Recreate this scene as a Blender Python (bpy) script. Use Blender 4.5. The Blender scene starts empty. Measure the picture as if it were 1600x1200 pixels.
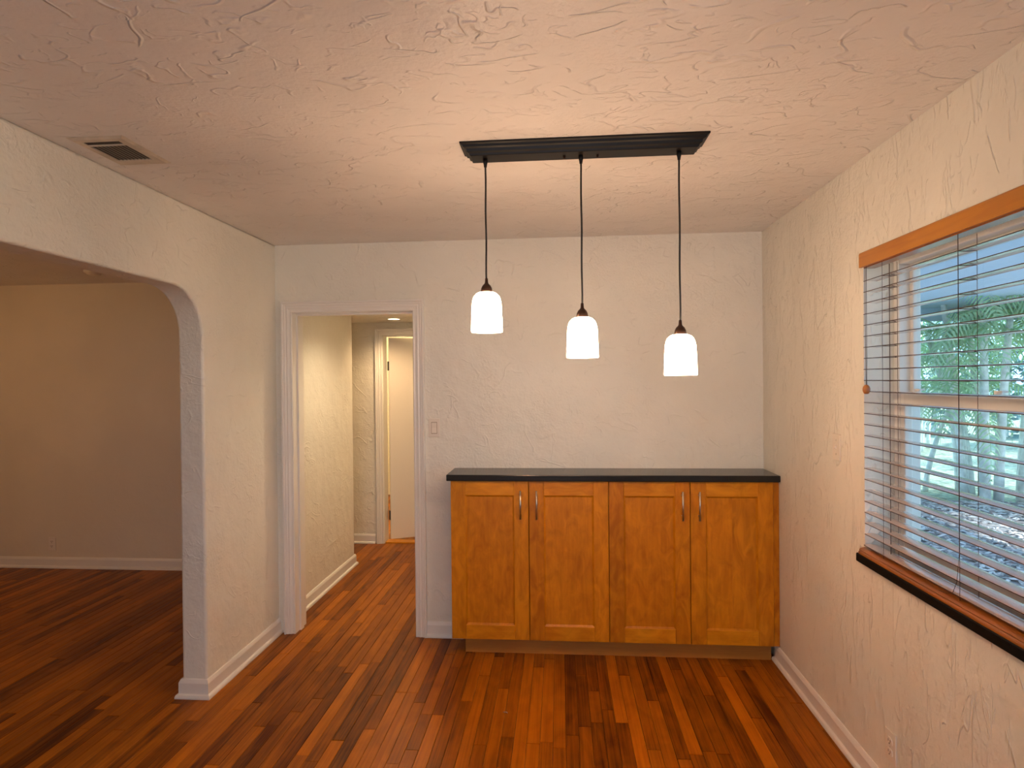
import bpy, math, random
from mathutils import Matrix, Vector
random.seed(7)
sc = bpy.context.scene
C = sc.collection

# ------------------------------------------------------------------ camera
cam_d = bpy.data.cameras.new('camera')
cam = bpy.data.objects.new('camera', cam_d); C.objects.link(cam)
cam_d.sensor_width = 36.0
cam_d.lens = 925.71 / 1600 * 36
cam_d.clip_start = 0.02
R_ = Vector((0.99675059, 0.07996383, -0.00969766)); U_ = Vector((0.00917054, 0.00695667, 0.99993375)); F_ = Vector((-0.080026, 0.99677349, -0.00620076))
CAM = Vector((0, 0, 1.578))
M = Matrix((R_, U_, -F_)).transposed().to_4x4(); M.translation = CAM
cam.matrix_world = M
sc.camera = cam

# ------------------------------------------------------------------ light set-up
PENDANT = 44.0          # radiance of the opal shades
HALL_W = 11.5
DAY = 3.6
sc.view_settings.view_transform = 'Standard'
sc.view_settings.look = 'None'
sc.view_settings.exposure = 0.0
sc.view_settings.gamma = 1.0
sc.view_settings.use_curve_mapping = False
w = bpy.data.worlds.new('sky'); sc.world = w; w.use_nodes = True
bg = w.node_tree.nodes['Background']
bg.inputs['Color'].default_value = (0.42, 0.68, 1.0, 1); bg.inputs['Strength'].default_value = DAY
sun_d = bpy.data.lights.new('sun', 'SUN'); sun_d.energy = 9.0; sun_d.angle = 0.02; sun_d.color = (1.0, 0.96, 0.88)
sun = bpy.data.objects.new('sun', sun_d); C.objects.link(sun)
sun.rotation_euler = Vector((-.70, .25, -.68)).to_track_quat('-Z', 'Y').to_euler()

def lamp(name, kind, loc, power, color, size=0.1, rot=(0, 0, 0), sy=None):
    d = bpy.data.lights.new(name, kind); d.energy = power; d.color = color
    if kind == 'AREA':
        d.size = size
        if sy: d.shape = 'RECTANGLE'; d.size_y = sy
    else: d.shadow_soft_size = size
    o = bpy.data.objects.new(name, d); C.objects.link(o); o.location = loc; o.rotation_euler = rot
    return o
# daylight entering through the window in the wall behind the camera
lamp('rear_window_daylight', 'AREA', (-0.2, -2.75, 1.5), 24, (1.0, 0.86, 0.82), 1.5, (math.radians(90), 0, math.radians(0)), 1.2)

lamp('living_room_lamp', 'POINT', (-4.95, 2.5, 2.0), 21, (1.0, .54, .20), .12)

# ------------------------------------------------------------------ materials
def mat(name):
    m = bpy.data.materials.new(name); m.use_nodes = True
    return m, m.node_tree.nodes, m.node_tree.links, m.node_tree.nodes['Principled BSDF']
def N(nt, t, **kw):
    n = nt.new(t)
    for k, v in kw.items():
        if k in n.inputs.keys() if isinstance(k, str) else False: n.inputs[k].default_value = v
        else: setattr(n, k, v)
    return n
def flat(name, col, rough=0.5, metal=0.0, spec=.5, bump=0.0, bscale=80, var=0.0, coat=0.0):
    m, nt, L, b = mat(name)
    b.inputs['Base Color'].default_value = (*col, 1); b.inputs['Roughness'].default_value = rough; b.inputs['Metallic'].default_value = metal; b.inputs['Specular IOR Level'].default_value = spec
    b.inputs['Coat Weight'].default_value = coat; b.inputs['Coat Roughness'].default_value = 0.15
    tc = nt.new('ShaderNodeTexCoord')
    n = nt.new('ShaderNodeTexNoise'); n.inputs['Scale'].default_value = bscale; n.inputs['Detail'].default_value = 3
    L.new(tc.outputs['Object'], n.inputs['Vector'])
    if var > 0:
        mr = nt.new('ShaderNodeMapRange'); mr.inputs[1].default_value = .3; mr.inputs[2].default_value = .7
        mr.inputs[3].default_value = 1 - var; mr.inputs[4].default_value = 1 + var
        L.new(n.outputs[0], mr.inputs[0])
        mx = nt.new('ShaderNodeVectorMath'); mx.operation = 'SCALE'; mx.inputs[0].default_value = col
        L.new(mr.outputs[0], mx.inputs['Scale']); L.new(mx.outputs[0], b.inputs['Base Color'])
    if bump > 0:
        bp = nt.new('ShaderNodeBump'); bp.inputs['Distance'].default_value = bump; bp.inputs['Strength'].default_value = 1
        L.new(n.outputs[0], bp.inputs['Height']); L.new(bp.outputs[0], b.inputs['Normal'])
    return m

def plaster(name, col, stretch=(1, 1, 1), rot=(0, 0, 0), ridge=1.0, dens=0.5, fine=1.0, rough=0.6, sc_=3.0):
    """hand-trowelled plaster: orange-peel grain plus raised trowel ridges"""
    m, nt, L, b = mat(name)
    b.inputs['Roughness'].default_value = rough
    tc = nt.new('ShaderNodeTexCoord')
    mp = nt.new('ShaderNodeMapping'); mp.inputs['Scale'].default_value = stretch; mp.inputs['Rotation'].default_value = rot
    L.new(tc.outputs['Object'], mp.inputs['Vector'])
    def noise(scale, det, dist=0, off=0, src=None):
        n = nt.new('ShaderNodeTexNoise'); n.inputs['Scale'].default_value = scale; n.inputs['Detail'].default_value = det; n.inputs['Distortion'].default_value = dist
        if off:
            a = nt.new('ShaderNodeVectorMath'); a.operation = 'ADD'; a.inputs[1].default_value = (off, off * 1.7, off * .6)
            L.new(src or mp.outputs[0], a.inputs[0]); L.new(a.outputs[0], n.inputs['Vector'])
        else: L.new(src or mp.outputs[0], n.inputs['Vector'])
        return n.outputs[0]
    def math_(op, a, v=None, v2=None, clamp=False):
        k = nt.new('ShaderNodeMath'); k.operation = op; k.use_clamp = clamp
        if hasattr(a, 'is_linked'): L.new(a, k.inputs[0])
        else: k.inputs[0].default_value = a
        if v is not None:
            if hasattr(v, 'is_linked'): L.new(v, k.inputs[1])
            else: k.inputs[1].default_value = v
        return k.outputs[0]
    def mapr(x, a, b_, c, d):
        k = nt.new('ShaderNodeMapRange'); k.interpolation_type = 'SMOOTHSTEP'
        L.new(x, k.inputs[0])
        for i, v in enumerate((a, b_, c, d)): k.inputs[i + 1].default_value = v
        return k.outputs[0]
    total = None
    for i, (s, off, wd) in enumerate(((sc_, 0, .016), (sc_ * 1.6, 7.3, .02), (sc_ * 2.6, 3.1, .03))):
        n = noise(s, 2.5, .6, off)
        r = mapr(math_('ABSOLUTE', math_('SUBTRACT', n, 0.5)), 0, wd, 1, 0)
        msk = mapr(noise(s * 1.8, 2.5, 0, off + 11.7), dens + .02, dens + .10, 0, 1)
        t = math_('MULTIPLY', math_('MULTIPLY', r, msk), (1, .8, .5)[i])
        total = t if total is None else math_('ADD', total, t)
    total = math_('MULTIPLY', total, 0.0032 * ridge)
    patch = mapr(noise(2.2, 3, 0, 21.0), .45, .6, 0.25, 1)
    g = math_('MULTIPLY', math_('MULTIPLY', noise(75, 3, 0, 0, tc.outputs['Object']), patch), 0.0022 * fine)
    g2 = math_('MULTIPLY', noise(9, 3, 0, 2.0, tc.outputs['Object']), 0.006 * fine)
    h = math_('ADD', math_('ADD', total, g), g2)
    bp = nt.new('ShaderNodeBump'); bp.inputs['Distance'].default_value = 1.0; bp.inputs['Strength'].default_value = 1.0
    L.new(h, bp.inputs['Height']); L.new(bp.outputs[0], b.inputs['Normal'])
    mr = mapr(noise(1.4, 4, 0, 5.0), .3, .7, .95, 1.04)
    mx = nt.new('ShaderNodeVectorMath'); mx.operation = 'SCALE'; mx.inputs[0].default_value = col
    L.new(mr, mx.inputs['Scale']); L.new(mx.outputs[0], b.inputs['Base Color'])
    return m

def wood(name, c1, c2, axis=2, scale=1.0, rough=0.4, coat=0.3, spec=.5, lo=.32, hi=.68, along=3.2, bl=(9, 3.5), tone=0.12, blotch=0.5, gstretch=14, attr=None, bump=.0004):
    """wood with grain along an axis; each object gets its own tone and grain offset"""
    m, nt, L, b = mat(name)
    b.inputs['Roughness'].default_value = rough; b.inputs['Coat Weight'].default_value = coat; b.inputs['Coat Roughness'].default_value = 0.12; b.inputs['Specular IOR Level'].default_value = spec
    ge = nt.new('ShaderNodeNewGeometry'); oi = nt.new('ShaderNodeObjectInfo')
    rnd = oi.outputs['Random']
    if attr:
        at = nt.new('ShaderNodeAttribute'); at.attribute_name = attr
        ad = nt.new('ShaderNodeMath'); ad.operation = 'ADD'; L.new(rnd, ad.inputs[0]); L.new(at.outputs['Fac'], ad.inputs[1])
        fr = nt.new('ShaderNodeMath'); fr.operation = 'FRACT'; L.new(ad.outputs[0], fr.inputs[0]); rnd = fr.outputs[0]
    off = nt.new('ShaderNodeVectorMath'); off.operation = 'SCALE'; off.inputs[0].default_value = (37, 53, 71); L.new(rnd, off.inputs['Scale'])
    ps = nt.new('ShaderNodeVectorMath'); ps.operation = 'ADD'; L.new(ge.outputs['Position'], ps.inputs[0]); L.new(off.outputs[0], ps.inputs[1])
    mp = nt.new('ShaderNodeMapping'); s = [gstretch * 5 * scale] * 3; s[axis] = along * scale; mp.inputs['Scale'].default_value = s
    L.new(ps.outputs[0], mp.inputs['Vector'])
    n1 = nt.new('ShaderNodeTexNoise'); n1.inputs['Scale'].default_value = 1; n1.inputs['Detail'].default_value = 5; n1.inputs['Distortion'].default_value = .8; L.new(mp.outputs[0], n1.inputs['Vector'])
    mp2 = nt.new('ShaderNodeMapping'); s2 = [bl[0] * scale] * 3; s2[axis] = bl[1] * scale; mp2.inputs['Scale'].default_value = s2
    L.new(ps.outputs[0], mp2.inputs['Vector'])
    n2 = nt.new('ShaderNodeTexNoise'); n2.inputs['Scale'].default_value = 1; n2.inputs['Detail'].default_value = 4; n2.inputs['Distortion'].default_value = 1.2; L.new(mp2.outputs[0], n2.inputs['Vector'])
    mxn = nt.new('ShaderNodeMix'); mxn.inputs[0].default_value = blotch; L.new(n1.outputs[0], mxn.inputs[2]); L.new(n2.outputs[0], mxn.inputs[3])
    mr = nt.new('ShaderNodeMapRange'); mr.inputs[1].default_value = lo; mr.inputs[2].default_value = hi; L.new(mxn.outputs[0], mr.inputs[0])
    # tone shift
    tn = nt.new('ShaderNodeMapRange'); tn.inputs[3].default_value = -tone; tn.inputs[4].default_value = tone; L.new(rnd, tn.inputs[0])
    ad2 = nt.new('ShaderNodeMath'); ad2.operation = 'ADD'; ad2.use_clamp = True; L.new(mr.outputs[0], ad2.inputs[0]); L.new(tn.outputs[0], ad2.inputs[1])
    mc = nt.new('ShaderNodeMix'); mc.data_type = 'RGBA'; mc.inputs[6].default_value = (*c1, 1); mc.inputs[7].default_value = (*c2, 1); L.new(ad2.outputs[0], mc.inputs[0])
    L.new(mc.outputs[2], b.inputs['Base Color'])
    bp = nt.new('ShaderNodeBump'); bp.inputs['Distance'].default_value = bump; L.new(n1.outputs[0], bp.inputs['Height']); L.new(bp.outputs[0], b.inputs['Normal'])
    return m

def emit(name, col, strength):
    m, nt, L, b = mat(name)
    b.inputs['Base Color'].default_value = (*[min(1, c) for c in col], 1)
    b.inputs['Emission Color'].default_value = (*col, 1); b.inputs['Emission Strength'].default_value = strength
    return m

WARM = (1.0, 0.62, 0.345)
m_wall = plaster('wall_plaster', (.79, .76, .68), stretch=(1, 1, 1), ridge=.55, dens=.5, fine=1.8, rough=.5)
m_wall_r = plaster('wall_plaster_strokes', (.78, .75, .67), stretch=(1.3, 1.7, .5), rot=(math.radians(14), 0, 0), ridge=1.0, dens=.48, fine=1.8, rough=.5, sc_=4.2)
m_ceil = plaster('ceiling_plaster', (.78, .735, .705), stretch=(.8, 1.3, 1), ridge=1.15, dens=.47, fine=1.1, rough=.42, sc_=3.3)
m_hall = plaster('hall_plaster', (.80, .765, .67), ridge=.9, dens=.48, fine=1.8, rough=.35)
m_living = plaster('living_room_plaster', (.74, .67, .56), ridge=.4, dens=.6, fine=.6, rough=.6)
m_trim = flat('trim_paint', (.80, .765, .72), .3, bump=.0006, bscale=30)
m_trim2 = flat('vinyl_frame', (.80, .78, .74), .35)
m_plate = flat('switch_plate_plastic', (.80, .73, .64), .35)
m_dark = flat('dark_slot', (.03, .02, .015), .6)
m_black = flat('bronze_black_metal', (.006, .005, .0045), .42, spec=.25)
m_socket = flat('bronze_socket', (.05, .026, .018), .35, metal=.7)
m_cord = flat('black_cord', (.012, .010, .010), .6)
m_stone = flat('black_granite', (.007, .007, .007), .2, var=.5, bscale=220)
m_sill = flat('black_sill_paint', (.004, .004, .004), .6, spec=.12, var=.4, bscale=60)
m_steel = flat('brushed_steel', (.62, .58, .53), .3, metal=1.0)
m_floor = wood('oak_strip_floor', (.07, .013, .001), (.53, .165, .006), axis=1, rough=.33, coat=0, spec=.13, tone=.30, blotch=.45, lo=.2, hi=.85, along=1.6, gstretch=18, attr='tone')
m_sub = flat('subfloor', (.03, .012, .005), .8)
m_panel = wood('maple_panel', (.40, .125, .0006), (.64, .235, .004), axis=2, rough=.38, coat=0, spec=.32, tone=.12, blotch=.62, gstretch=9, bl=(16, 9), along=5)
m_stile = wood('maple_stile', (.36, .110, .0006), (.63, .235, .005), axis=2, rough=.36, coat=0, spec=.32, bl=(16, 7), tone=.26, blotch=.75, gstretch=7)
m_rail = wood('maple_rail', (.44, .145, .0008), (.68, .27, .007), axis=0, rough=.36, coat=0, spec=.32, bl=(16, 7), tone=.18, blotch=.7, gstretch=7)
m_plinth = wood('maple_plinth', (.36, .13, .015), (.47, .19, .022), axis=0, rough=.5, coat=.1, tone=.05, blotch=.6)
m_val = wood('valance_wood', (.42, .145, .006), (.54, .21, .010), axis=1, rough=.35, coat=.3, tone=.02, blotch=.3, gstretch=10)
m_brail = wood('bottom_rail_wood', (.20, .058, .009), (.34, .11, .018), axis=1, rough=.3, coat=.4, tone=.02, blotch=.3, gstretch=10)
m_slat = wood('slat_wood', (.54, .40, .33), (.62, .47, .39), axis=1, rough=.2, coat=.9, tone=.08, blotch=.3, gstretch=10)  # dark brown slats; sky reflection on their faces put into a paler colour
m_bcord = flat('blind_cord', (.06, .025, .015), .7)
m_bead = wood('tassel_wood', (.36, .12, .03), (.50, .19, .05), axis=2, rough=.3)
m_shade = emit('lit_opal_glass', (1.0, .675, .425), PENDANT)
m_bulb = emit('lit_bulb', (1.0, .72, .45), 40)
m_down = emit('downlight_lens', (1.0, .78, .45), 14)
m_vent = flat('vent_paint', (.60, .52, .42), .5, var=.2, bscale=12)
m_bronze = flat('black_hinge', (.01, .01, .01), .4)
m_door = flat('door_paint', (.80, .74, .65), .4)

# ------------------------------------------------------------------ mesh helpers
def link(name, me, m, parent=None, smooth=False, bevel=0, loc=(0, 0, 0), seg=1):
    o = bpy.data.objects.new(name, me); C.objects.link(o); o.location = loc
    if m is not None and not me.materials: me.materials.append(m)
    if smooth:
        for p in me.polygons: p.use_smooth = True
    if bevel:
        md = o.modifiers.new('bevel', 'BEVEL'); md.width = bevel; md.segments = seg; md.limit_method = 'ANGLE'; md.angle_limit = math.radians(40)
    if parent: o.parent = parent
    return o
def mesh(name, v, f):
    me = bpy.data.meshes.new(name); me.from_pydata([tuple(p) for p in v], [], f); me.update(); return me
class MB:
    def __init__(s): s.v = []; s.f = []
    def add(s, v, f):
        o = len(s.v); s.v += [tuple(p) for p in v]; s.f += [tuple(i + o for i in q) for q in f]
    def box(s, x0, x1, y0, y1, z0, z1):
        v = [(x, y, z) for x in (x0, x1) for y in (y0, y1) for z in (z0, z1)]
        s.add(v, [(0, 1, 3, 2), (4, 6, 7, 5), (0, 4, 5, 1), (2, 3, 7, 6), (0, 2, 6, 4), (1, 5, 7, 3)])
    def tube(s, pts, r, n=8, cap=True):
        pts = [Vector(p) for p in pts]; rs = r if isinstance(r, (list, tuple)) else [r] * len(pts)
        V = []; up = None
        for i, p in enumerate(pts):
            d = (pts[min(i + 1, len(pts) - 1)] - pts[max(i - 1, 0)]).normalized()
            if up is None: up = Vector((1, 0, 0)) if abs(d.x) < .9 else Vector((0, 1, 0))
            a = d.cross(up).normalized(); b = a.cross(d).normalized(); up = b
            for k in range(n):
                t = 2 * math.pi * k / n; V.append(p + (a * math.cos(t) + b * math.sin(t)) * rs[i])
        F = [(i * n + k, i * n + (k + 1) % n, (i + 1) * n + (k + 1) % n, (i + 1) * n + k) for i in range(len(pts) - 1) for k in range(n)]
        if cap: F += [tuple(range(n))[::-1], tuple((len(pts) - 1) * n + k for k in range(n))]
        s.add(V, F)
    def lathe(s, prof, n=32, c=(0, 0, 0)):
        V = [(c[0] + r * math.cos(2 * math.pi * k / n), c[1] + r * math.sin(2 * math.pi * k / n), c[2] + z) for r, z in prof for k in range(n)]
        F = [(i * n + k, i * n + (k + 1) % n, (i + 1) * n + (k + 1) % n, (i + 1) * n + k) for i in range(len(prof) - 1) for k in range(n)]
        s.add(V, F)
    def prism(s, poly, axis, a, b):
        def P(u, v, t): return (t, u, v) if axis == 0 else ((u, t, v) if axis == 1 else (u, v, t))
        n = len(poly)
        V = [P(u, v, a) for u, v in poly] + [P(u, v, b) for u, v in poly]
        s.add(V, [tuple(range(n))[::-1], tuple(range(n, 2 * n))] + [(i, (i + 1) % n, n + (i + 1) % n, n + i) for i in range(n)])
    def sweep(s, path, prof, closed_prof=True):
        """path: 2D points (x,y), prof: (offset to the left of travel, z)"""
        P = [Vector(p) for p in path]; n = len(P); rows = []
        for i in range(n):
            d0 = (P[i] - P[i - 1]).normalized() if i > 0 else None
            d1 = (P[i + 1] - P[i]).normalized() if i < n - 1 else None
            if d0 is None: nn = Vector((-d1.y, d1.x)); k = 1
            elif d1 is None: nn = Vector((-d0.y, d0.x)); k = 1
            else:
                a = Vector((-d0.y, d0.x)); b = Vector((-d1.y, d1.x)); nn = (a + b).normalized(); k = 1 / max(.2, nn.dot(a))
            rows.append([(P[i].x + nn.x * o * k, P[i].y + nn.y * o * k, z) for o, z in prof])
        m_ = len(prof); V = [p for r in rows for p in r]
        F = [(i * m_ + j, i * m_ + (j + 1) % m_, (i + 1) * m_ + (j + 1) % m_, (i + 1) * m_ + j) for i in range(n - 1) for j in range(m_)]
        F += [tuple(range(m_)), tuple((n - 1) * m_ + j for j in range(m_))[::-1]]
        s.add(V, F)
    def build(s, name, m, parent=None, smooth=False, bevel=0, seg=1, loc=(0, 0, 0)):
        me = mesh(name, s.v, s.f)
        import bmesh
        bm = bmesh.new(); bm.from_mesh(me); bmesh.ops.recalc_face_normals(bm, faces=bm.faces); bm.to_mesh(me); bm.free()
        return link(name, me, m, parent, smooth, bevel, loc, seg)
def box(name, m, x0, x1, y0, y1, z0, z1, parent=None, bevel=0, seg=1):
    b = MB(); b.box(x0, x1, y0, y1, z0, z1); return b.build(name, m, parent, bevel=bevel, seg=seg)
def tag(o, label=None, cat=None, group=None, kind=None):
    if label: o['label'] = label
    if cat: o['category'] = cat
    if group: o['group'] = group
    if kind: o['kind'] = kind
    return o
def empty(name, loc, label=None, cat=None, group=None, parent=None):
    o = bpy.data.objects.new(name, None); C.objects.link(o); o.location = loc; o.empty_display_size = .05
    if parent: o.parent = parent
    return tag(o, label, cat, group)
def S(o, label=None): return tag(o, label=label, kind='structure')
def smooth_angle(o, ang=35):
    import bmesh
    me = o.data
    for p in me.polygons: p.use_smooth = True
    bm = bmesh.new(); bm.from_mesh(me)
    for e in bm.edges:
        if len(e.link_faces) == 2 and e.calc_face_angle(0) > math.radians(ang): e.smooth = False
    bm.to_mesh(me); bm.free(); return o

# ------------------------------------------------------------------ room dimensions
XL, XR, D, H = -1.778, 1.196, 3.601, 2.44
T = 0.13                      # wall thickness
YA = 2.833                    # front of the pier beside the arch
LX0 = -5.3                    # far side wall of the living room
LY = 4.77                     # far wall of the living room
YB = -2.6                     # wall behind the camera
HY, HZ = 5.65, 2.15           # hall far wall, hall ceiling
OX0, OX1, OZ = -1.665, -0.898, 2.012   # doorway in the back wall
WY0, WY1, WZ0, WZ1 = 0.88, 2.438, 0.882, 2.045  # window recess

# floor: subfloor slab and individual strips
b = MB(); b.box(LX0 - .1, XR + .1, YB - .1, 8.2, -.12, -.007)
floor = S(b.build('floor', m_sub), 'reddish brown hardwood strip floor')
SW = 0.0572
def strip_mesh(name):
    g, c = .0005, .0017
    hx = SW / 2 - g
    v = [(-hx, 0.0006, -.007), (hx, 0.0006, -.007), (hx, .9994, -.007), (-hx, .9994, -.007),
         (-hx, .0006, -c * .8), (hx, .0006, -c * .8), (hx, .9994, -c * .8), (-hx, .9994, -c * .8),
         (-hx + c, .002, 0), (hx - c, .002, 0), (hx - c, .998, 0), (-hx + c, .998, 0)]
    f = [(4, 5, 9, 8), (5, 6, 10, 9), (6, 7, 11, 10), (7, 4, 8, 11), (8, 9, 10, 11), (0, 1, 5, 4), (1, 2, 6, 5), (2, 3, 7, 6), (3, 0, 4, 7)]
    return v, f
pv, pf = strip_mesh('plank')
def px(p):
    v = Vector(p) - CAM; d = v.dot(F_)
    if d < .1: return None
    return 800 + 925.71 * v.dot(R_) / d, 600 - 925.71 * v.dot(U_) / d
def seen(x, y):
    q = px((x, y, 0))
    if q is None or not (0 < q[0] < 1600 and 0 < q[1] < 1200): return False
    if x < XL:
        if y < HY and y > LY: return False
        t = XL / x
        if y < LY: return y * t < YA
    if y > D:
        t = D / y; xx = x * t
        return OX0 < xx < OX1
    if x > -.56 and y > 3.41: return False
    return x < XR
rows = []
k0 = math.floor((LX0 + .043) / SW)
for k in range(k0, int((XR + .043) / SW) + 1):
    xc = -.0432 + SW * (k + .5)
    if xc > XR + .04: break
    y = YB + random.uniform(-.8, 0)
    while y < 8.1:
        ln = random.choice((.3, .45, .6, .8, 1.0, 1.2, 1.4)) * random.uniform(.85, 1.15)
        y1 = min(y + ln, 8.15); y0 = max(y, YB)
        if y1 - y0 > .05:
            a = 0
            for i in range(9):
                yy = y0 + (y1 - y0) * (i + .5) / 9
                if seen(xc, yy):
                    d = (Vector((xc, yy, 0)) - CAM).dot(F_); a += SW * (y1 - y0) / 9 * 1.578 / d ** 3 * 8.5e5
            rows.append((a, xc, y0, y1))
        y += ln
rows.sort(reverse=True)
pm = mesh('plank', pv, pf); pm.materials.append(m_floor)
rest = MB(); tones = []
for i, (a, xc, y0, y1) in enumerate(rows):
    dz = random.uniform(-.0004, .0002)
    if i < 299 and a > 25:
        o = bpy.data.objects.new('plank', pm); C.objects.link(o); o.parent = floor
        o.location = (xc, y0, dz); o.scale = (1, y1 - y0, 1)
    else:
        rest.add([(x + xc, y0 + yy * (y1 - y0), z + dz) for x, yy, z in pv], pf)
        tones += [random.random()] * len(pv)
ro = rest.build('plank_field', m_floor, floor); tag(ro, kind='stuff')
at = ro.data.attributes.new('tone', 'FLOAT', 'POINT'); at.data.foreach_set('value', tones)

# ceilings
S(box('ceiling', m_ceil, LX0 - .15, XR + T + .02, YB - .15, LY + .2, H, H + .2), 'cream hand-trowelled plaster ceiling')
b = MB(); b.prism([(XL - T + .02, D + T), (-.66, D + T), (-.66, HY + T), (-3.3, HY + T), (-3.3, 4.98), (XL - T + .02, 4.98)], 2, HZ, HZ + .1)
S(b.build('ceiling_hall', m_hall), 'lower plaster ceiling of the hallway')
S(box('ceiling_room_beyond', m_hall, -3.3, .2, HY + T, 8.2, H, H + .1))

# left wall with the arch
b = MB()
R1 = .22; AY0 = -.35
arc = [(YA - R1 + R1 * math.sin(t), 2.04 - R1 + R1 * math.cos(t)) for t in [math.pi / 2 * i / 14 for i in range(15)]]
arc2 = [(AY0 + R1 - R1 * math.cos(t), 2.04 - R1 + R1 * math.sin(t)) for t in [math.pi / 2 * i / 14 for i in range(15)]]
poly = [(YB, 0), (AY0, 0)] + arc2 + arc + [(YA, 0), (4.98, 0), (4.98, H), (YB, H)]
b.prism(poly, 0, XL - T, XL)
wl = S(b.build('wall_left', m_wall, bevel=.012, seg=3), 'cream plaster wall on the left with rounded arch opening')
smooth_angle(wl, 50)
# back wall with doorway
b = MB(); b.prism([(XL, 0), (OX0 - .012, 0), (OX0 - .012, OZ + .012), (OX1 + .012, OZ + .012), (OX1 + .012, 0), (XR, 0), (XR, H), (XL, H)], 1, D, D + T)
S(b.build('wall_back', m_wall), 'cream plaster back wall behind the cabinets')
# right wall with window hole
b = MB(); x0, x1 = XR, XR + .21
ys = [YB, WY0, WY1, D + T]; zs = [-.0, WZ0 - .032, WZ1, H]
for i in range(3):
    for j in range(3):
        if i == 1 and j == 1: continue
        for x in (x0, x1): b.add([(x, ys[i], zs[j]), (x, ys[i + 1], zs[j]), (x, ys[i + 1], zs[j + 1]), (x, ys[i], zs[j + 1])], [(0, 1, 2, 3)])
yy0, yy1, zz0, zz1 = WY0, WY1, zs[1], WZ1
for (a, c) in (((yy0, zz0), (yy1, zz0)), ((yy1, zz0), (yy1, zz1)), ((yy1, zz1), (yy0, zz1)), ((yy0, zz1), (yy0, zz0)),
               ((YB, 0), (D + T, 0)), ((D + T, 0), (D + T, H)), ((D + T, H), (YB, H)), ((YB, H), (YB, 0))):
    b.add([(x0, a[0], a[1]), (x0, c[0], c[1]), (x1, c[0], c[1]), (x1, a[0], a[1])], [(0, 1, 2, 3)])
wr = b.build('wall_right', m_wall_r)
import bmesh
bm = bmesh.new(); bm.from_mesh(wr.data); bmesh.ops.remove_doubles(bm, verts=bm.verts, dist=1e-5); bmesh.ops.recalc_face_normals(bm, faces=bm.faces); bm.to_mesh(wr.data); bm.free()
S(wr, 'cream plaster wall on the right with stroked texture around the window')
# living room
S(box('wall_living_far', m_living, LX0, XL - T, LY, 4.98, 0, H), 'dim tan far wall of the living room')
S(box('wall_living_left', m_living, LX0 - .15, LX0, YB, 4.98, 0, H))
# wall behind the camera, with a window opening to daylight
b = MB()
for bx in ((LX0, -1.0, 0, H), (.6, XR, 0, H), (-1.0, .6, 0, .85), (-1.0, .6, 2.1, H)):
    b.box(bx[0], bx[1], YB - .15, YB, bx[2], bx[3])
S(b.build('wall_behind', m_wall))
# hall walls
S(box('wall_hall_right', m_hall, -.78, -.66, D + T, HY, 0, HZ))
S(box('wall_hall_left_end', m_hall, -3.3, -3.2, 4.98, HY, 0, HZ))
DX0, DX1, DZ = -1.728, -.966, 2.035   # opening in the hall's far wall
b = MB(); b.prism([(-3.2, 0), (DX0, 0), (DX0, DZ), (DX1, DZ), (DX1, 0), (-.66, 0), (-.66, HZ + .1), (-3.2, HZ + .1)], 1, HY, HY + T)
S(b.build('wall_hall_far', m_hall), 'textured cream wall at the end of the hallway')
b = MB(); b.box(-3.3, -3.2, HY + T, 8.2, 0, H); b.box(.1, .2, HY + T, 8.2, 0, H); b.box(-3.2, .1, 8.1, 8.2, 0, H); b.box(-3.2, .1, HY + T, HY + T + .02, HZ + .1, H); b.box(-.66, .1, HY + T - .02, HY + T, 0, H)
S(b.build('wall_room_beyond', m_hall))

# baseboards
BP = [(0, 0), (.026, 0), (.0265, .008), (.023, .017), (.015, .021), (.013, .023), (.013, .074), (.010, .082), (.006, .090), (.003, .093), (0, .093)]
BPf = [(-o, z) for o, z in BP]
def baseboard(name, path, prof=BP, label=None):
    b = MB(); b.sweep(path, prof); return S(b.build(name, m_trim), label)
baseboard('baseboard_left', [(XL, 3.60), (XL, YA), (XL - T, YA), (XL - T, LY)], BPf if False else BP, 'white baseboard of the left wall turning the pier corner')
baseboard('baseboard_right', [(XR, YB), (XR, 3.413)], BP, 'white baseboard below the window wall')
baseboard('baseboard_back', [(-.600, D), (-.832, D)], BP, 'short white baseboard beside the cabinets')
baseboard('baseboard_living', [(XL - T, LY), (LX0, LY)], BP, 'white baseboard of the dim living room')
baseboard('baseboard_hall', [(XL - .12, 4.98), (XL, 4.98), (XL, 3.735)], BP, 'white baseboard along the left wall of the hall')
baseboard('baseboard_hall_far', [(-1.80, HY), (-3.2, HY)], BP)

# doorway casings
def casing(name, x0, x1, z, y, s, wd, label, depth=.02):
    """moulded casing: profile across its width, mitred at the corners; s=-1 projects towards -y"""
    prof = [(0, 0), (0, .010), (.006, .013), (.012, .011), (.022, .012), (.030, .015), (.040, .013), (.046, .016), (.056, .016), (.060, .021), (.068, .021), (.070, .019), (.070, 0)]
    prof = [(a * wd / .07, d * 1.3) for a, d in prof]
    V = []; F = []; n = len(prof)
    for (cx, cz, sx, sz) in ((x0, 0, -1, 0), (x0, z, -1, 1), (x1, z, 1, 1), (x1, 0, 1, 0)):
        for a, d in prof: V.append((cx + sx * a, y + s * d, cz + sz * a))
    for i in range(3):
        for j in range(n): F.append((i * n + j, i * n + (j + 1) % n, (i + 1) * n + (j + 1) % n, (i + 1) * n + j))
    F += [tuple(range(n)), tuple(3 * n + j for j in range(n))]
    b = MB(); b.add(V, F); return S(b.build(name, m_trim), label)
cs = casing('trim_1', OX0, OX1, OZ, D, -1, .070, 'moulded white casing around the doorway to the hall')
casing('trim_2', OX0, OX1, OZ, D + T, 1, .070, None)
b = MB()
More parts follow.
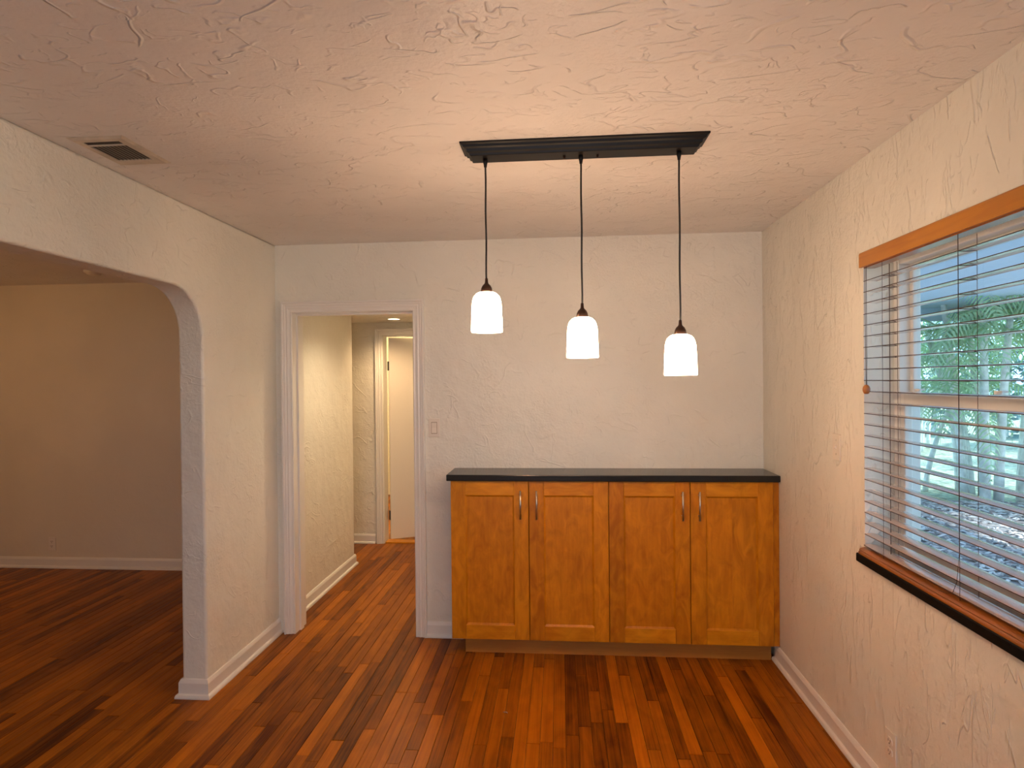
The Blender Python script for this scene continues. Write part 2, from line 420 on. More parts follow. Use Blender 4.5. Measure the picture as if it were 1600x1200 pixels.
b.box(OX0 - .012, OX0, D - .001, D + T + .001, 0, OZ); b.box(OX1, OX1 + .012, D - .001, D + T + .001, 0, OZ); b.box(OX0 - .012, OX1 + .012, D - .001, D + T + .001, OZ, OZ + .012)
b.box(OX0, OX0 + .011, D + .045, D + .085, 0, OZ); b.box(OX1 - .011, OX1, D + .045, D + .085, 0, OZ); b.box(OX0 + .011, OX1 - .011, D + .045, D + .085, OZ - .011, OZ)
jb = b.build('jamb', m_trim, cs)
c2 = casing('trim_3', DX0 + .01, DX1 - .01, DZ - .01, HY, -1, .068, 'white casing of the door at the end of the hall')
b = MB(); b.box(DX0 - .002, DX0 + .016, HY - .002, HY + T, 0, DZ); b.box(DX1 - .016, DX1 + .002, HY - .002, HY + T, 0, DZ); b.box(DX0, DX1, HY - .002, HY + T, DZ - .016, DZ + .002)
b.build('jamb', m_trim, c2)
b = MB(); b.box(DX0 + .016, DX1 - .016, HY + .01, HY + T - .01, .0005, .009); b.build('threshold', m_rail, c2)

# far door, ajar into the room beyond
dr = empty('door_1', (DX0 + .024, HY + T + .012, .012)); dr['kind'] = 'structure'; dr['label'] = 'plain white door ajar at the end of the hall'
b = MB(); b.box(.006, .715, -.035, 0, 0, 2.0); dslab = b.build('slab', m_door, dr, bevel=.002)
for z in (.235, 1.72):
    b = MB(); b.box(-.004, .0065, -.034, -.002, z - .045, z + .045); b.tube([(0, .003, z - .045), (0, .003, z + .045)], .006, 8); h = b.build('hinge', m_bronze, dr); h['label'] = 'black hinge'
b = MB(); b.lathe([(0.001, 0), (.028, .002), (.030, .02), (.018, .032), (.011, .045), (.022, .052), (.026, .065), (.02, .078), (.001, .082)], 16)
kb = b.build('door_knob', m_steel, dr, smooth=True); kb.rotation_euler = (math.pi / 2, 0, 0); kb.location = (.65, -.035, .95)
dr.rotation_euler = (0, 0, math.radians(24))

# hall lights
def downlight(x, y, label, power, col):
    e = empty('recessed_light', (x, y, HZ), label, 'ceiling light')
    b = MB(); b.lathe([(.052, -.002), (.055, -.006), (.068, -.005), (.074, 0), (.050, 0), (.052, -.002)], 28); b.build('trim_ring', m_trim, e, smooth=True)
    b = MB(); b.lathe([(.001, -.0035), (.03, -.0035), (.052, -.003)], 28); b.build('lens', m_down, e)
    e2 = lamp('recessed_light_beam', 'SPOT', (0, 0, -.012), power, col, .045); e2.parent = e
    e2.data.spot_size = math.radians(146); e2.data.spot_blend = .8
downlight(-1.50, 5.30, 'round recessed ceiling light near the far hall door', HALL_W * 4.3, (1.0, .66, .35))
downlight(-1.20, 4.20, 'round recessed ceiling light just past the hall doorway', HALL_W * 4.4, (1.0, .75, .46))
lamp('room_beyond_lamp', 'POINT', (-1.9, 7.0, 2.1), 60, (1.0, .74, .38), .1)

# ------------------------------------------------------------------ cabinets
DW = .4484; CX0 = -.629; DZ0, DZ1 = .1008, 1.0065; DY = 3.348
def handle_mesh():
    b = MB(); r = .0052
    b.tube([(0, -.030, -.080), (0, -.030, .080)], r, 12)
    for z in (-.057, .057): b.tube([(0, 0, z), (0, -.028, z)], .0042, 10)
    me = mesh('handle', b.v, b.f); me.materials.append(m_steel)
    for p in me.polygons: p.use_smooth = True
    return me
hm = handle_mesh()
def make_door(parent, x, hs):
    """x: left edge; hs: handle side"""
    g = .0016; w_ = DW - 2 * g; st = .083; rt = .083; th = .020
    b = MB(); b.box(x + g + st - .004, x + g + w_ - st + .004, DY + .009, DY + .015, DZ0 + rt - .004, DZ1 - rt + .004)
    # sloped bead around the panel
    xa, xb, za, zb = x + g + st, x + g + w_ - st, DZ0 + rt, DZ1 - rt; t = .009
    b.add([(xa, DY + .002, za), (xb, DY + .002, za), (xb, DY + .002, zb), (xa, DY + .002, zb), (xa + t, DY + .0088, za + t), (xb - t, DY + .0088, za + t), (xb - t, DY + .0088, zb - t), (xa + t, DY + .0088, zb - t)],
          [(0, 1, 5, 4), (1, 2, 6, 5), (2, 3, 7, 6), (3, 0, 4, 7)])
    d = b.build('door', m_panel, parent)
    for xx in (x + g, x + g + w_ - st): box('stile', m_stile, xx, xx + st - .0003, DY, DY + th, DZ0, DZ1, d, bevel=.002)
    for z in (DZ0, DZ1 - rt): box('rail', m_rail, xa, xb, DY + .0003, DY + th, z, z + rt, d, bevel=.002)
    hx = x + g + (w_ - .044 if hs > 0 else .044)
    h = bpy.data.objects.new('handle', hm); C.objects.link(h); h.parent = d; h.location = (hx, DY, .875); h['label'] = 'slim brushed steel bar handle'
    return d
for i, lb in enumerate(('honey maple base cabinet, left pair of doors, next to the doorway', 'honey maple base cabinet, right pair of doors, against the window wall')):
    x = CX0 + i * 2 * DW
    e = empty('base_cabinet', (x, D, DZ0), lb, 'cabinet', 'maple cabinets under the black worktop')
    b = MB(); xe = x + 2 * DW
    b.box(x, x + .018, DY + .022, D - .001, DZ0, DZ1); b.box(xe - .018, xe - .0005, DY + .022, D - .001, DZ0, DZ1)
    b.box(x, xe - .0005, D - .012, D - .001, DZ0, DZ1); b.box(x, xe - .0005, DY + .022, D - .001, DZ0, DZ0 + .018); b.box(x, xe - .0005, DY + .022, D - .001, DZ1 - .018, DZ1)
    b.box(x + .018, xe - .018, DY + .04, D - .012, .55, .568)
    body = b.build('carcass', m_panel)
    body.parent = e; body.location = (-x, -D, -DZ0)
    holder = []
    n0 = set(o.name for o in C.objects)
    make_door(None, x, 1); dd = make_door(None, x + DW, -1)
    if i == 1: box('panel_board', m_stile, x + DW * 1.5 + .004, x + 2 * DW - .095, DY + .0085, DY + .0092, DZ0 + .093, DZ1 - .093, dd)
    for o in list(C.objects):
        if o.name not in n0 and o.parent is None: o.parent = e; o.location = (-x, -D, -DZ0)
    if i == 1:
        f = box('filler_strip', m_stile, xe, XR - .002, DY + .006, DY + .024, DZ0, DZ1); f.parent = e; f.location = (-x, -D, -DZ0)
pl = MB(); pl.box(CX0 + .070, XR - .03, 3.409, 3.427, 0, DZ0 - .0005); pl.box(CX0 + .070, CX0 + .088, 3.427, D - .02, 0, DZ0 - .0005); pl.box(XR - .05, XR - .03, 3.427, D - .02, 0, DZ0 - .0005)
tag(pl.build('plinth', m_plinth), 'long recessed toe kick board under the maple cabinets', 'plinth')
b = MB(); b.box(-.649, XR - .001, 3.328, D - .001, 1.0075, 1.0435)
tag(b.build('worktop', m_stone, bevel=.004, seg=2), 'long black stone worktop on top of the maple cabinets', 'worktop')

# ------------------------------------------------------------------ pendant fixture
PY = 2.18
fx = empty('pendant_fixture', (.085, PY, H), 'black ceiling bar fixture with three lit white glass pendants on cords', 'pendant light')
def P(o): o.parent = fx; o.location = (-.085, -PY, -H); return o
def rect(hx, hy, z): return [(.090 - hx, PY - hy, z), (.090 + hx, PY - hy, z), (.090 + hx, PY + hy, z), (.090 - hx, PY + hy, z)]
lv = [(.442, .064, H - .0005), (.442, .064, H - .006), (.434, .058, H - .010), (.430, .055, H - .017), (.420, .048, H - .021), (.418, .046, H - .031), (.410, .040, H - .036), (.408, .038, H - .042), (.404, .036, H - .044)]
V = [p for l in lv for p in rect(*l)]; n = len(lv)
F = [(i * 4 + j, i * 4 + (j + 1) % 4, (i + 1) * 4 + (j + 1) % 4, (i + 1) * 4 + j) for i in range(n - 1) for j in range(4)] + [(0, 1, 2, 3), tuple(4 * n - 4 + j for j in range(4))]
b = MB(); b.add(V, F); P(b.build('canopy', m_black))
for x in (.025, .145):
    b = MB(); b.lathe([(.0045, H - .044), (.0045, H - .050), (.003, H - .053), (.0003, H - .054)], 12, (x, PY, 0)); P(b.build('screw', m_socket))
sprof = [(.0205, .1475), (.029, .1465), (.038, .142), (.0465, .133), (.0515, .121), (.0545, .106), (.0560, .08), (.0570, .05), (.0580, .02), (.0585, .006), (.0578, .001), (.0560, .0), (.0555, .005), (.0542, .05), (.0518, .106), (.0487, .120), (.0438, .131), (.0365, .138), (.0285, .1425), (.0205, .1435), (.0205, .1475)]
cordm = []
for x, zb in ((-.266, 1.757), (.085, 1.658), (.436, 1.590)):
    zt = zb + .1475
    b = MB(); cz = [H - .044 + (zt + .035 - H + .044) * i / 12 for i in range(13)]
    ph = random.uniform(0, 6)
    b.tube([(x + .0008 * math.sin(ph + i * 1.1) * min(1, i, 12 - i), PY, z) for i, z in enumerate(cz)], .0034, 8); cd = P(b.build('cord', m_cord, smooth=True))
    b = MB(); b.lathe([(.0005, H - .040), (.0085, H - .040), (.0085, H - .056), (.0065, H - .064), (.0052, H - .074), (.0030, H - .075)], 14, (x, PY, 0)); g = b.build('cord_grip', m_black, smooth=True); g.parent = cd
    b = MB(); b.lathe([(.0035, zt + .052), (.0052, zt + .051), (.0062, zt + .036), (.0085, zt + .031), (.0150, zt + .025), (.0195, zt + .016), (.0215, zt + .006), (.0215, zt + .0), (.0195, zt - .004), (.0150, zt - .004), (.0150, zt - .03), (.0005, zt - .031)], 24, (x, PY, 0)); P(b.build('socket', m_socket, smooth=True))
    b = MB(); b.lathe([(r, zb + z) for r, z in sprof], 40, (x, PY, 0)); sh = P(b.build('lamp_shade', m_shade, smooth=True))
    b = MB(); b.lathe([(.012, zt - .032), (.014, zt - .045), (.026, zt - .07), (.029, zt - .085), (.026, zt - .10), (.015, zt - .112), (.0005, zt - .115)], 20, (x, PY, 0)); bb = b.build('bulb', m_bulb, smooth=True); bb.parent = sh

# ------------------------------------------------------------------ ceiling vent
vt = empty('air_vent', (-1.607, 2.075, H), 'worn painted metal air vent in the ceiling above the arch wall', 'vent')
def V_(o): o.parent = vt; o.location = (1.607, -2.075, -H); return o
VX0, VX1, VY0, VY1 = -1.712, -1.502, 1.942, 2.205
ix0, ix1, iy0, iy1 = -1.680, -1.540, 1.975, 2.150
b = MB(); z0, z1 = H - .0065, H - .0005
O = [(VX0, VY0), (VX1, VY0), (VX1, VY1), (VX0, VY1)]; O2 = [(VX0 + .012, VY0 + .012), (VX1 - .012, VY0 + .012), (VX1 - .012, VY1 - .012), (VX0 + .012, VY1 - .012)]; I = [(ix0, iy0), (ix1, iy0), (ix1, iy1), (ix0, iy1)]
V = [(*p, z1) for p in O] + [(*p, z0) for p in O2] + [(*p, z0) for p in I] + [(*p, z1) for p in I]
b.add(V, [(k * 4 + j, k * 4 + (j + 1) % 4, (k + 1) * 4 + (j + 1) % 4, (k + 1) * 4 + j) for k in range(3) for j in range(4)])
V_(b.build('frame', m_vent))
b = MB(); b.box(ix0, ix1, iy0, iy1, H - .0022, H - .0003); V_(b.build('duct_opening', m_dark))
b = MB(); b.box(ix0, ix1, 2.006, 2.014, H - .006, H - .001); V_(b.build('cross_bar', m_vent))
m_fin = flat('vent_fin_paint', (.30, .25, .20), .6)
for i in range(9):
    x = ix0 + .008 + i * .0148
    b = MB(); b.box(x, x + .0009, 2.014, iy1, H - .0065, H - .0048)
    V_(b.build('louvre', m_fin))

# smoke detector on the living-room ceiling
b = MB(); b.lathe([(.0005, -.034), (.03, -.034), (.046, -.028), (.05, -.018), (.062, -.016), (.066, -.010), (.066, 0)], 28)
sd = b.build('smoke_detector', m_plate, smooth=True, loc=(-3.52, 4.24, H)); tag(sd, 'small round white smoke detector on the living room ceiling', 'smoke detector')

# ------------------------------------------------------------------ switches and outlets
def plate(name, label, cat, pos, normal, kind):
    """built facing -y, then turned"""
    e = empty(name, pos, label, cat)
    b = MB(); b.box(-.035, .035, -.0055, -.0002, -.0575, .0575); b.build('cover_plate', m_plate, e, bevel=.003, seg=2)
    if kind == 'rocker':
        b = MB(); b.box(-.0185, .0185, -.0062, -.0050, -.036, .036); b.build('rocker_frame', m_dark_plate, e)
        b = MB(); b.prism([(-.0062, -.032), (-.0105, -.032), (-.0072, 0), (-.0088, .032), (-.0062, .032)], 0, -.0155, .0155); b.build('rocker', m_plate, e)
    elif kind == 'blank':
        b = MB(); b.prism([(-.0055, -.009), (-.0135, -.004), (-.0135, .002), (-.0055, .009)], 0, -.005, .005); b.build('toggle', m_plate, e)
    else:
        for z in (.0195, -.0195):
            b = MB(); n_ = 20
            pts = [(max(-.0165, min(.0165, .0185 * math.cos(2 * math.pi * k / n_))), z + .0155 * math.sin(2 * math.pi * k / n_)) for k in range(n_)]
            b.prism(pts, 1, -.0085, -.0053); r = b.build('receptacle', m_plate, e)
            b = MB(); b.box(-.0075, -.0048, -.0088, -.0084, z - .002, z + .007); b.box(.0048, .0075, -.0088, -.0084, z - .002, z + .007); b.box(-.0025, .0025, -.0088, -.0084, z - .010, z - .005); b.build('slots', m_dark, r)
    if kind != 'rocker':
        for z in ((0,) if kind == 'outlet' else (.030, -.030)):
            b = MB(); b.tube([(0, -.0050, z), (0, -.0068, z)], .003, 10); b.build('screw', m_steel, e)
    e.rotation_euler = (0, 0, normal)
m_dark_plate = flat('plate_gap', (.35, .26, .18), .6)
plate('light_switch', 'white rocker light switch on the back wall beside the doorway', 'light switch', (-.772, D, 1.290), 0, 'rocker')
plate('light_switch', 'white toggle switch plate on the right wall near the window', 'light switch', (XR, 2.668, 1.275), math.radians(-90), 'blank')
plate('wall_outlet', 'white outlet low on the right wall below the window', 'outlet', (XR, 2.257, .228), math.radians(-90), 'outlet')
plate('wall_outlet', 'outlet low on the dim far wall of the living room', 'outlet', (-4.375, LY, .207), 0, 'outlet')

# ------------------------------------------------------------------ window
win = S(empty('window_1', (XR + .13, (WY0 + WY1) / 2, WZ0)), 'white framed sash window in the right wall')
W0 = Vector(win.location)
def WP(o): o.parent = win; o.location = -W0; return o
fx0, fx1 = XR + .112, XR + .19
MUL = (WY0 + WY1) / 2
b = MB()
b.box(fx0, fx1, WY0, WY0 + .035, WZ0, WZ1); b.box(fx0, fx1, WY1 - .035, WY1, WZ0, WZ1); b.box(fx0, fx1, WY0 + .035, WY1 - .035, WZ1 - .035, WZ1); b.box(fx0, fx1, WY0 + .035, WY1 - .035, WZ0, WZ0 + .04)
b.box(fx0, fx1, MUL - .03, MUL + .03, WZ0 + .04, WZ1 - .035)
WP(b.build('window_frame', m_trim2, bevel=.003))
m_glass, nt, L, bs = mat('window_glass')
bs.inputs['Base Color'].default_value = (1, 1, 1, 1); bs.inputs['Roughness'].default_value = 0.0
gl = nt.new('ShaderNodeBsdfGlossy'); gl.inputs['Roughness'].default_value = .02; tr = nt.new('ShaderNodeBsdfTransparent'); tr.inputs[0].default_value = (.94, .97, .97, 1)
fr = nt.new('ShaderNodeFresnel'); fr.inputs[0].default_value = 1.45; ms = nt.new('ShaderNodeMixShader')
gb = nt.new('ShaderNodeNewGeometry'); sb = nt.new('ShaderNodeMath'); sb.operation = 'SUBTRACT'; sb.inputs[0].default_value = 1; L.new(gb.outputs['Backfacing'], sb.inputs[1]); mf = nt.new('ShaderNodeMath'); mf.operation = 'MULTIPLY'; L.new(sb.outputs[0], mf.inputs[0]); L.new(fr.outputs[0], mf.inputs[1]); L.new(mf.outputs[0], ms.inputs[0]); L.new(tr.outputs[0], ms.inputs[1]); L.new(gl.outputs[0], ms.inputs[2]); L.new(ms.outputs[0], nt['Material Output'].inputs[0])
for y0, y1 in ((WY0 + .035, MUL - .03), (MUL + .03, WY1 - .035)):
    for nm, x0, z0, z1, st in (('upper_sash', fx0 + .040, 1.47, WZ1 - .035, .022), ('lower_sash', fx0 + .004, WZ0 + .04, 1.512, .028)):
        b = MB(); x1 = x0 + .030
        b.box(x0, x1, y0, y0 + st, z0, z1); b.box(x0, x1, y1 - st, y1, z0, z1)
        b.box(x0, x1, y0 + st, y1 - st, z1 - (.045 if nm[0] == 'l' else .022), z1); b.box(x0, x1, y0 + st, y1 - st, z0, z0 + (.03 if nm[0] == 'l' else .04))
        s_ = WP(b.build(nm, m_trim2, bevel=.003))
        b = MB(); b.box(x0 + .013, x0 + .017, y0 + st - .004, y1 - st + .004, z0 + .02, z1 - .02); g = b.build('pane', m_glass); g.parent = s_
    for f_ in (.28, .72) if False else (.12, .69):
        y = y1 - f_ * (y1 - y0)
        b = MB(); b.box(fx0 + .006, fx0 + .034, y - .03, y + .03, 1.5125, 1.519); b.tube([(fx0 + .02, y, 1.519), (fx0 + .02, y, 1.528)], .011, 12); b.box(fx0 + .010, fx0 + .030, y - .028, y + .006, 1.526, 1.532)
        WP(b.build('sash_lock', m_trim2, bevel=.001))
# black stone sill
b = MB(); b.box(XR - .030, fx0, WY0 - .011, WY1 + .011, WZ0 - .033, WZ0); sl = b.build('window_sill', m_sill, bevel=.003)
# trim the part inside the wall: sill ears sit only in front of the wall
b = MB(); b.box(XR - .030, XR - .0005, WY0 - .012, WY1 + .012, WZ0 - .033, WZ0); b.box(XR - .0005, fx0, WY0 + .0005, WY1 - .0005, WZ0 - .0315, WZ0)
bpy.data.objects.remove(sl)
WP(b.build('window_sill', m_sill, bevel=.003))['label'] = 'black stone window sill'

# ------------------------------------------------------------------ blind
bl = empty('window_blind', (XR, MUL, 2.02), 'wooden venetian blind with honey valance hanging in the right wall window', 'blind')
B0 = Vector(bl.location)
def BL(o): o.parent = bl; o.location = -B0; return o
SX0, SX1 = XR - .010, XR + .040; SY0, SY1 = .897, 2.420; Z_TOP, Z_BOT, NS = 1.952, .921, 25
# valance
vy0, vy1, vz0, vz1 = .880, 2.434, 2.005, 2.063
b = MB(); b.prism([(XR - .020, vz0), (XR - .010, vz0), (XR - .010, vz1), (XR - .017, vz1), (XR - .0195, vz1 - .006), (XR - .0195, vz0 + .006)], 1, vy0, vy1)
BL(b.build('valance', m_val, bevel=.001))['label'] = 'honey brown wooden valance'
b = MB(); b.box(XR - .008, XR + .034, SY0, SY1, 2.001, 2.040); BL(b.build('head_rail', m_brail))
# slats, shared mesh
b = MB(); seg = 4; cs_ = []
for k in range(seg + 1):
    t = k / seg; x = SX0 + (SX1 - SX0) * t; cs_.append((x, .0022 * (1 - (2 * t - 1) ** 2)))
prof = cs_ + [(x, z - .0026) for x, z in reversed(cs_)]
b.prism(prof, 1, SY0, SY1)
import bmesh
first = b.build('slat', m_slat); first.data.name = 'slat'
first.data.materials.append(flat('slat_edge_dark', (.07, .03, .018), .5, spec=.2))  # edge keeps the dark brown wood; only the faces are paled for sky sheen
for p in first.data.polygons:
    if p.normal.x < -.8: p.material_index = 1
pitch = (Z_TOP - Z_BOT) / (NS - 1)
for i in range(NS):
    o = first if i == 0 else first.copy()
    if i: C.objects.link(o)
    o.parent = bl; o.location = (-B0.x - (.004 if i == NS - 1 else 0), -B0.y + random.uniform(-.0015, .0015), -B0.z + Z_TOP - i * pitch)
    o.rotation_euler = (0, 0, 0)
# bottom rail resting on the stone sill
b = MB(); x0 = XR - .027
b.prism([(x0, .8825), (x0 + .054, .8825), (x0 + .054, .905), (x0 + .046, .909), (x0 + .024, .909), (x0 + .008, .905), (x0 + .002, .899), (x0 + .004, .895), (x0, .891)], 1, SY0 - .012, 2.434)
BL(smooth_angle(b.build('bottom_rail', m_brail), 50))['label'] = 'brown wooden bottom rail lying on the black sill'
# ladder cords with a rung under every slat
for ly in (2.281, 1.864, 1.447, 1.030):
    b = MB(); xf, xb_ = SX0 - .0015, SX1 + .0015
    for x in (xf, xb_): b.tube([(x, ly, .905), (x, ly, 2.0)], .0008, 5)
    for i in range(NS):
        z = Z_TOP - i * pitch - .0035
        for dy in (-.0035, .0035): b.tube([(xf, ly + dy * .0, z + .001), (XR + .015, ly + dy, z), (xb_, ly + dy * 0, z + .001)], .0008, 4)
    BL(b.build('ladder_cord', m_bcord))
b = MB(); b.tube([(SX0 - .0025, 1.864, 2.0), (SX0 - .0025, 1.864, 1.05), (SX0 - .005, 1.872, .96), (SX0 - .008, 1.885, .925), (SX0 - .010, 1.915, .911), (SX0 - .012, 1.945, .9105)], .0008, 5); BL(b.build('loose_cord', m_bcord))
# lift cords with wooden tassel, tilt cord
b = MB()
for dy in (.004, -.006): b.tube([(XR - .020 + .003, 2.388 + dy, 2.003), (XR - .017, 2.388 + dy, 1.8), (XR - .017, 2.386 + dy * .5, 1.545)], .0010, 5)
lc = BL(b.build('lift_cord', m_bcord))
b = MB(); b.lathe([(.002, .020), (.006, .019), (.0115, .012), (.0135, .004), (.013, -.004), (.010, -.012), (.006, -.016), (.001, -.016)], 18, (XR - .017, 2.386, 1.528)); ts = b.build('tassel', m_bead, smooth=True); ts.parent = lc
b = MB(); b.tube([(XR + .004, 2.262, 1.99), (XR + .004, 2.262, .93)], .0013, 6); BL(b.build('tilt_cord', m_bcord))

# ------------------------------------------------------------------ outside
GZ = -.25
b = MB(); g0 = 60
b.box(XR + .21, 60, -40, 60, GZ - .2, GZ)
m_lawn = flat('grass_ground', (.30, .38, .28), .9, bump=.03, bscale=14, var=.5)
m_mulchbed = flat('mulch_ground', (.34, .34, .36), .9, bump=.03, bscale=20, var=.5)
S(b.build('ground', m_lawn), 'lawn outside the window')
b = MB(); b.prism([(XR + .22, -4), (9.5, -4), (9.5, 6), (8.6, 8.7), (6.6, 9.0), (4.6, 9.3), (3.2, 9.6), (XR + .22, 9.8)], 2, GZ - .01, GZ + .012)
S(b.build('mulch_bed', m_mulchbed), 'bed of bark mulch outside the window')
m_chip, nt, L, bs = mat('bark_chips'); bs.inputs['Roughness'].default_value = .9
at_ = nt.new('ShaderNodeAttribute'); at_.attribute_name = 'tone'; rp = nt.new('ShaderNodeValToRGB'); L.new(at_.outputs['Fac'], rp.inputs[0]); L.new(rp.outputs[0], bs.inputs['Base Color'])
rp.color_ramp.elements[0].color = (.20, .19, .19, 1); rp.color_ramp.elements[1].color = (.80, .79, .80, 1)
b = MB(); tn = []
for i in range(9000):
    y = random.uniform(1.5, 9.0); x = random.uniform(max(1.5, .42 * y), min(9.2, .95 * y + .5))
    if x < XR + .3: continue
    a = random.uniform(0, 6.28); l_ = random.uniform(.02, .06); w_ = random.uniform(.008, .02); tz = random.uniform(-.25, .25)
    dx, dy = math.cos(a) * l_, math.sin(a) * l_; ex, ey = -math.sin(a) * w_, math.cos(a) * w_; z = GZ + .015 + random.random() * .02
    b.add([(x - dx - ex, y - dy - ey, z - tz * l_), (x + dx - ex, y + dy - ey, z + tz * l_), (x + dx + ex, y + dy + ey, z + tz * l_ + .004), (x - dx + ex, y - dy + ey, z - tz * l_ + .006), (x, y, z + .014)],
          [(0, 1, 4), (1, 2, 4), (2, 3, 4), (3, 0, 4)]); tn += [random.random()] * 5
mc_ = b.build('bark_mulch', m_chip); mc_.data.attributes.new('tone', 'FLOAT', 'POINT').data.foreach_set('value', tn)
tag(mc_, 'loose bark chips scattered on the ground outside the window', 'mulch', kind='stuff')

# roofed side porch: pale soffit and post
m_soff = flat('soffit_paint', (.66, .80, .98), .7)
m_post = flat('post_paint', (.70, .76, .74), .6)
b = MB(); b.box(XR + .21, 7.6, -3, 9.6, 2.62, 2.75)
for i in range(0): pass
so = S(b.build('ceiling_porch', m_soff), 'pale boarded ceiling of the porch outside the window')
b = MB()
for x in (1.41, 7.5): b.box(x, x + .06, -3, 9.6, 2.50, 2.62)
b.box(1.41, 7.56, 9.54, 9.6, 2.42, 2.62)
b.build('fascia', m_soff, so)
pc = empty('porch_post', (5.30, 9.60, GZ), 'pale square porch post seen through the window edge', 'post')
b = MB(); b.box(-.09, .09, -.09, .09, .20, 2.70); b.build('shaft', m_post, pc, bevel=.01)
b = MB(); b.box(-.13, .13, -.13, .13, 0, .20); b.build('base', m_post, pc, bevel=.01)
# wing of the house beyond the window's left edge
m_sid = flat('pale_siding', (.62, .72, .80), .7)
b = MB(); wing = empty('house_wing', (4.0, 9.9, GZ), 'pale sided wing of the house at the left edge of the window view', 'building')
b.box(XR + .21, 5.0, 9.8, 9.95, GZ, 2.6); o = b.build('wing_wall', m_sid); o.parent = wing; o.location = (-4.0, -9.9, -GZ)
for i in range(18):
    z = GZ + .05 + i * .15
    b = MB(); b.prism([(9.8, z), (9.775, z), (9.795, z + .148), (9.8, z + .148)], 0, XR + .22, 5.02); o = b.build('siding_board', m_sid); o.parent = wing; o.location = (-4.0, -9.9, -GZ)

# palms
m_leaf = flat('palm_leaf', (.40, .60, .34), .5, var=.3, bscale=3)
m_leaf2 = flat('palm_leaf_shaded', (.20, .36, .28), .5, var=.35, bscale=3)  # darker copy of the leaf; shade on the far palms put into the colour
m_cane = flat('palm_cane', (.80, .84, .78), .6, var=.25, bscale=9)
def frond_mesh(name, length, droop, width, m, r):
    b = MB(); n = 26; pts = []
    for i in range(n + 1):
        t = i / n; pts.append(Vector((length * (t - .12 * t * t * droop), 0, length * (.75 * t - droop * .95 * t * t))))
    b.tube(pts, [.014 * (1 - .85 * i / n) for i in range(n + 1)], 5)
    for i in range(4, n):
        t = i / n; L_ = width * math.sin(math.pi * min(1, (t + .08) * .95)) ** .6 * r.uniform(.9, 1.1)
        d = (pts[i + 1] - pts[i]).normalized()
        for s in (-1, 1):
            p = pts[i]; side = Vector((d.x * .55, s * .85, d.z * .55 - .12)).normalized()
            tip = p + side * L_ + Vector((0, 0, -.28 * L_)); mid = p + side * L_ * .5 + Vector((0, 0, .02)); wv = d * .022
            b.add([p - wv * .4, p + wv * .4, mid + wv, tip, mid - wv], [(0, 1, 2, 4), (4, 2, 3)])
    me = mesh(name, b.v, b.f); me.materials.append(m); return me
rr = random.Random(5)
fm = [frond_mesh('frond', 1.7, d, .42, m_leaf, rr) for d in (.9, 1.25, 1.6)]
fm2 = [frond_mesh('frond', 1.9, d, .45, m_leaf2, rr) for d in (.9, 1.3, 1.7)]
def palm(x, y, n, label, spread, fms, hr=(1.7, 3.2), rad=(.035, .06), nf=6, lean=.22):
    e = empty('palm_clump', (x, y, GZ), label, 'palm', 'palms outside the window')
    for k in range(n):
        a = rr.uniform(0, 6.28); r0 = spread * math.sqrt(rr.random()); h = rr.uniform(*hr)
        p0 = Vector((r0 * math.cos(a), r0 * math.sin(a), 0)); out = Vector((math.cos(a), math.sin(a), 0)) * lean * h * rr.uniform(.3, 1.2)
        pts = [p0 + out * (t ** 1.5) + Vector((0, 0, h * t)) for t in [i / 6 for i in range(7)]]
        ra = rr.uniform(*rad)
        b = MB(); b.tube(pts, [ra * (1.15 - .45 * i / 6) for i in range(7)], 9); b.build('cane', m_cane, e, smooth=True)
        for j in range(nf):
            o = bpy.data.objects.new('frond', rr.choice(fms)); C.objects.link(o); o.parent = e; o.location = pts[-1]
            s = rr.uniform(.75, 1.1); o.scale = (s, s, s); o.rotation_euler = (0, rr.uniform(-.45, .35), j * 6.28 / nf + rr.uniform(-.4, .4))
palm(6.35, 9.35, 12, 'dense clump of pale palm canes behind the right half of the window', .7, fm, (2.1, 3.2), (.04, .065), 4, lean=.16)
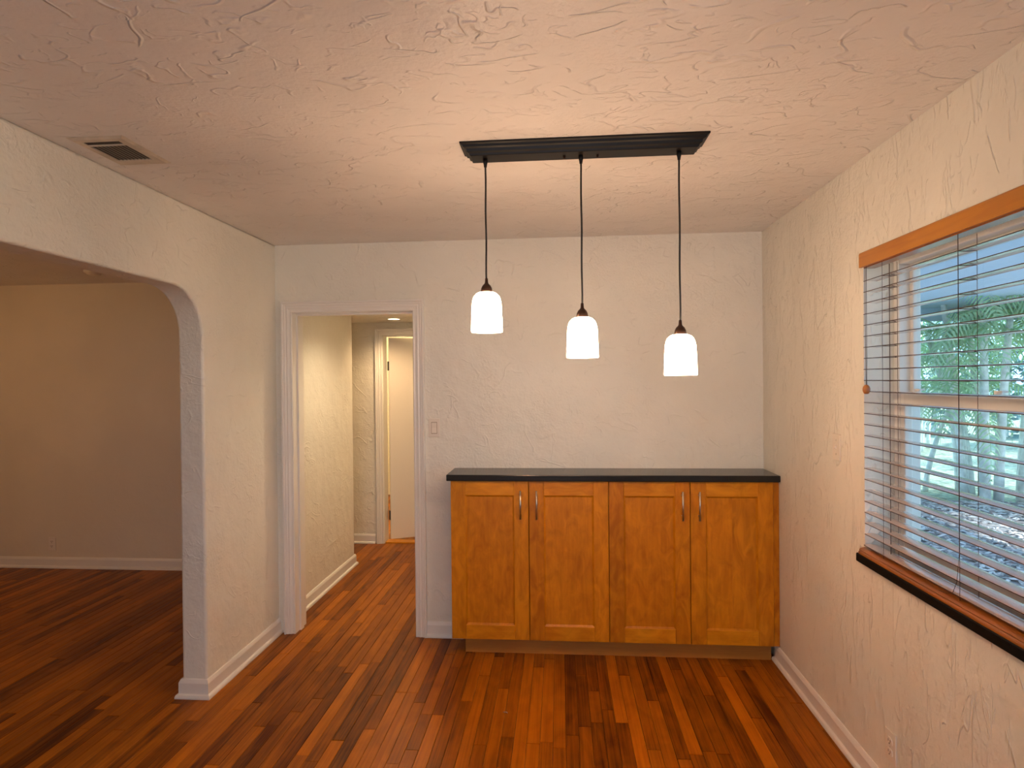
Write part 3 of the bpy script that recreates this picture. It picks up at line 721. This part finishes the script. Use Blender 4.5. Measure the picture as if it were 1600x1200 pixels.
palm(5.75, 10.1, 4, 'slim leaning pair of palm canes at the left of the window view', .2, fm, (1.5, 2.0), (.03, .045), 5, .3)
palm(8.7, 8.2, 12, 'wide clump of palm canes beyond the right edge of the window', .8, fm, (2.1, 3.2), (.04, .06), 4, lean=.15)
palm(8.3, 15.2, 9, 'dark green palm clump far behind the lawn', 1.2, fm2, (1.5, 3.4), lean=.2)
palm(13.2, 15.8, 9, 'dark green palm clump farthest to the right behind the lawn', 1.4, fm2, (1.5, 3.6), lean=.2)
palm(11.8, 11.0, 9, 'dark green palm clump between the lawn and the wide cane clump', 1.2, fm2, (1.2, 3.0), lean=.2)
# hedge of leaves behind everything
m_hedge = flat('hedge_leaf', (.17, .30, .28), .6, var=.4, bscale=2)
b = MB()
for i in range(9000):
    t = rr.random(); x = 7 + 17 * t; y = 22 - 9 * t + rr.uniform(-.8, .8); z = GZ + 3.6 * rr.random() ** .8
    a = Vector((rr.gauss(0, 1), rr.gauss(0, 1), rr.gauss(0, 1))).normalized() * rr.uniform(.08, .18); c = a.orthogonal().normalized() * a.length * .5; p = Vector((x, y, z))
    b.add([p - a, p + c, p + a, p - c], [(0, 1, 2), (0, 2, 3)])
hd = b.build('leaf_mass', m_hedge); hd['kind'] = 'stuff'
hg = empty('hedge', (15, 17, GZ), 'tall dark hedge at the back of the garden', 'hedge')
hd.parent = hg; hd.location = (-15, -17, -GZ)
b = MB()
for i in range(12):
    t = i / 11; b.tube([(7 + 17 * t - 15, 22 - 9 * t - 17, 0), (7 + 17 * t - 15 + .2, 22 - 9 * t - 17, 2.6)], [.09, .03], 6)
tw = b.build('stems', m_cane, hg)

# a small curled scrap on the floor
b = MB(); b.tube([(-.013, .004, .0015), (-.006, .001, .003), (.001, -.0005, .0045), (.007, -.004, .0055), (.010, -.009, .003)], [.0008, .0022, .0026, .0022, .0008], 6)
tag(b.build('wood_shaving', m_slat, smooth=True, loc=(-.270, 2.79, 0)), 'tiny pale curled shaving lying on the floor in front of the cabinets', 'debris')
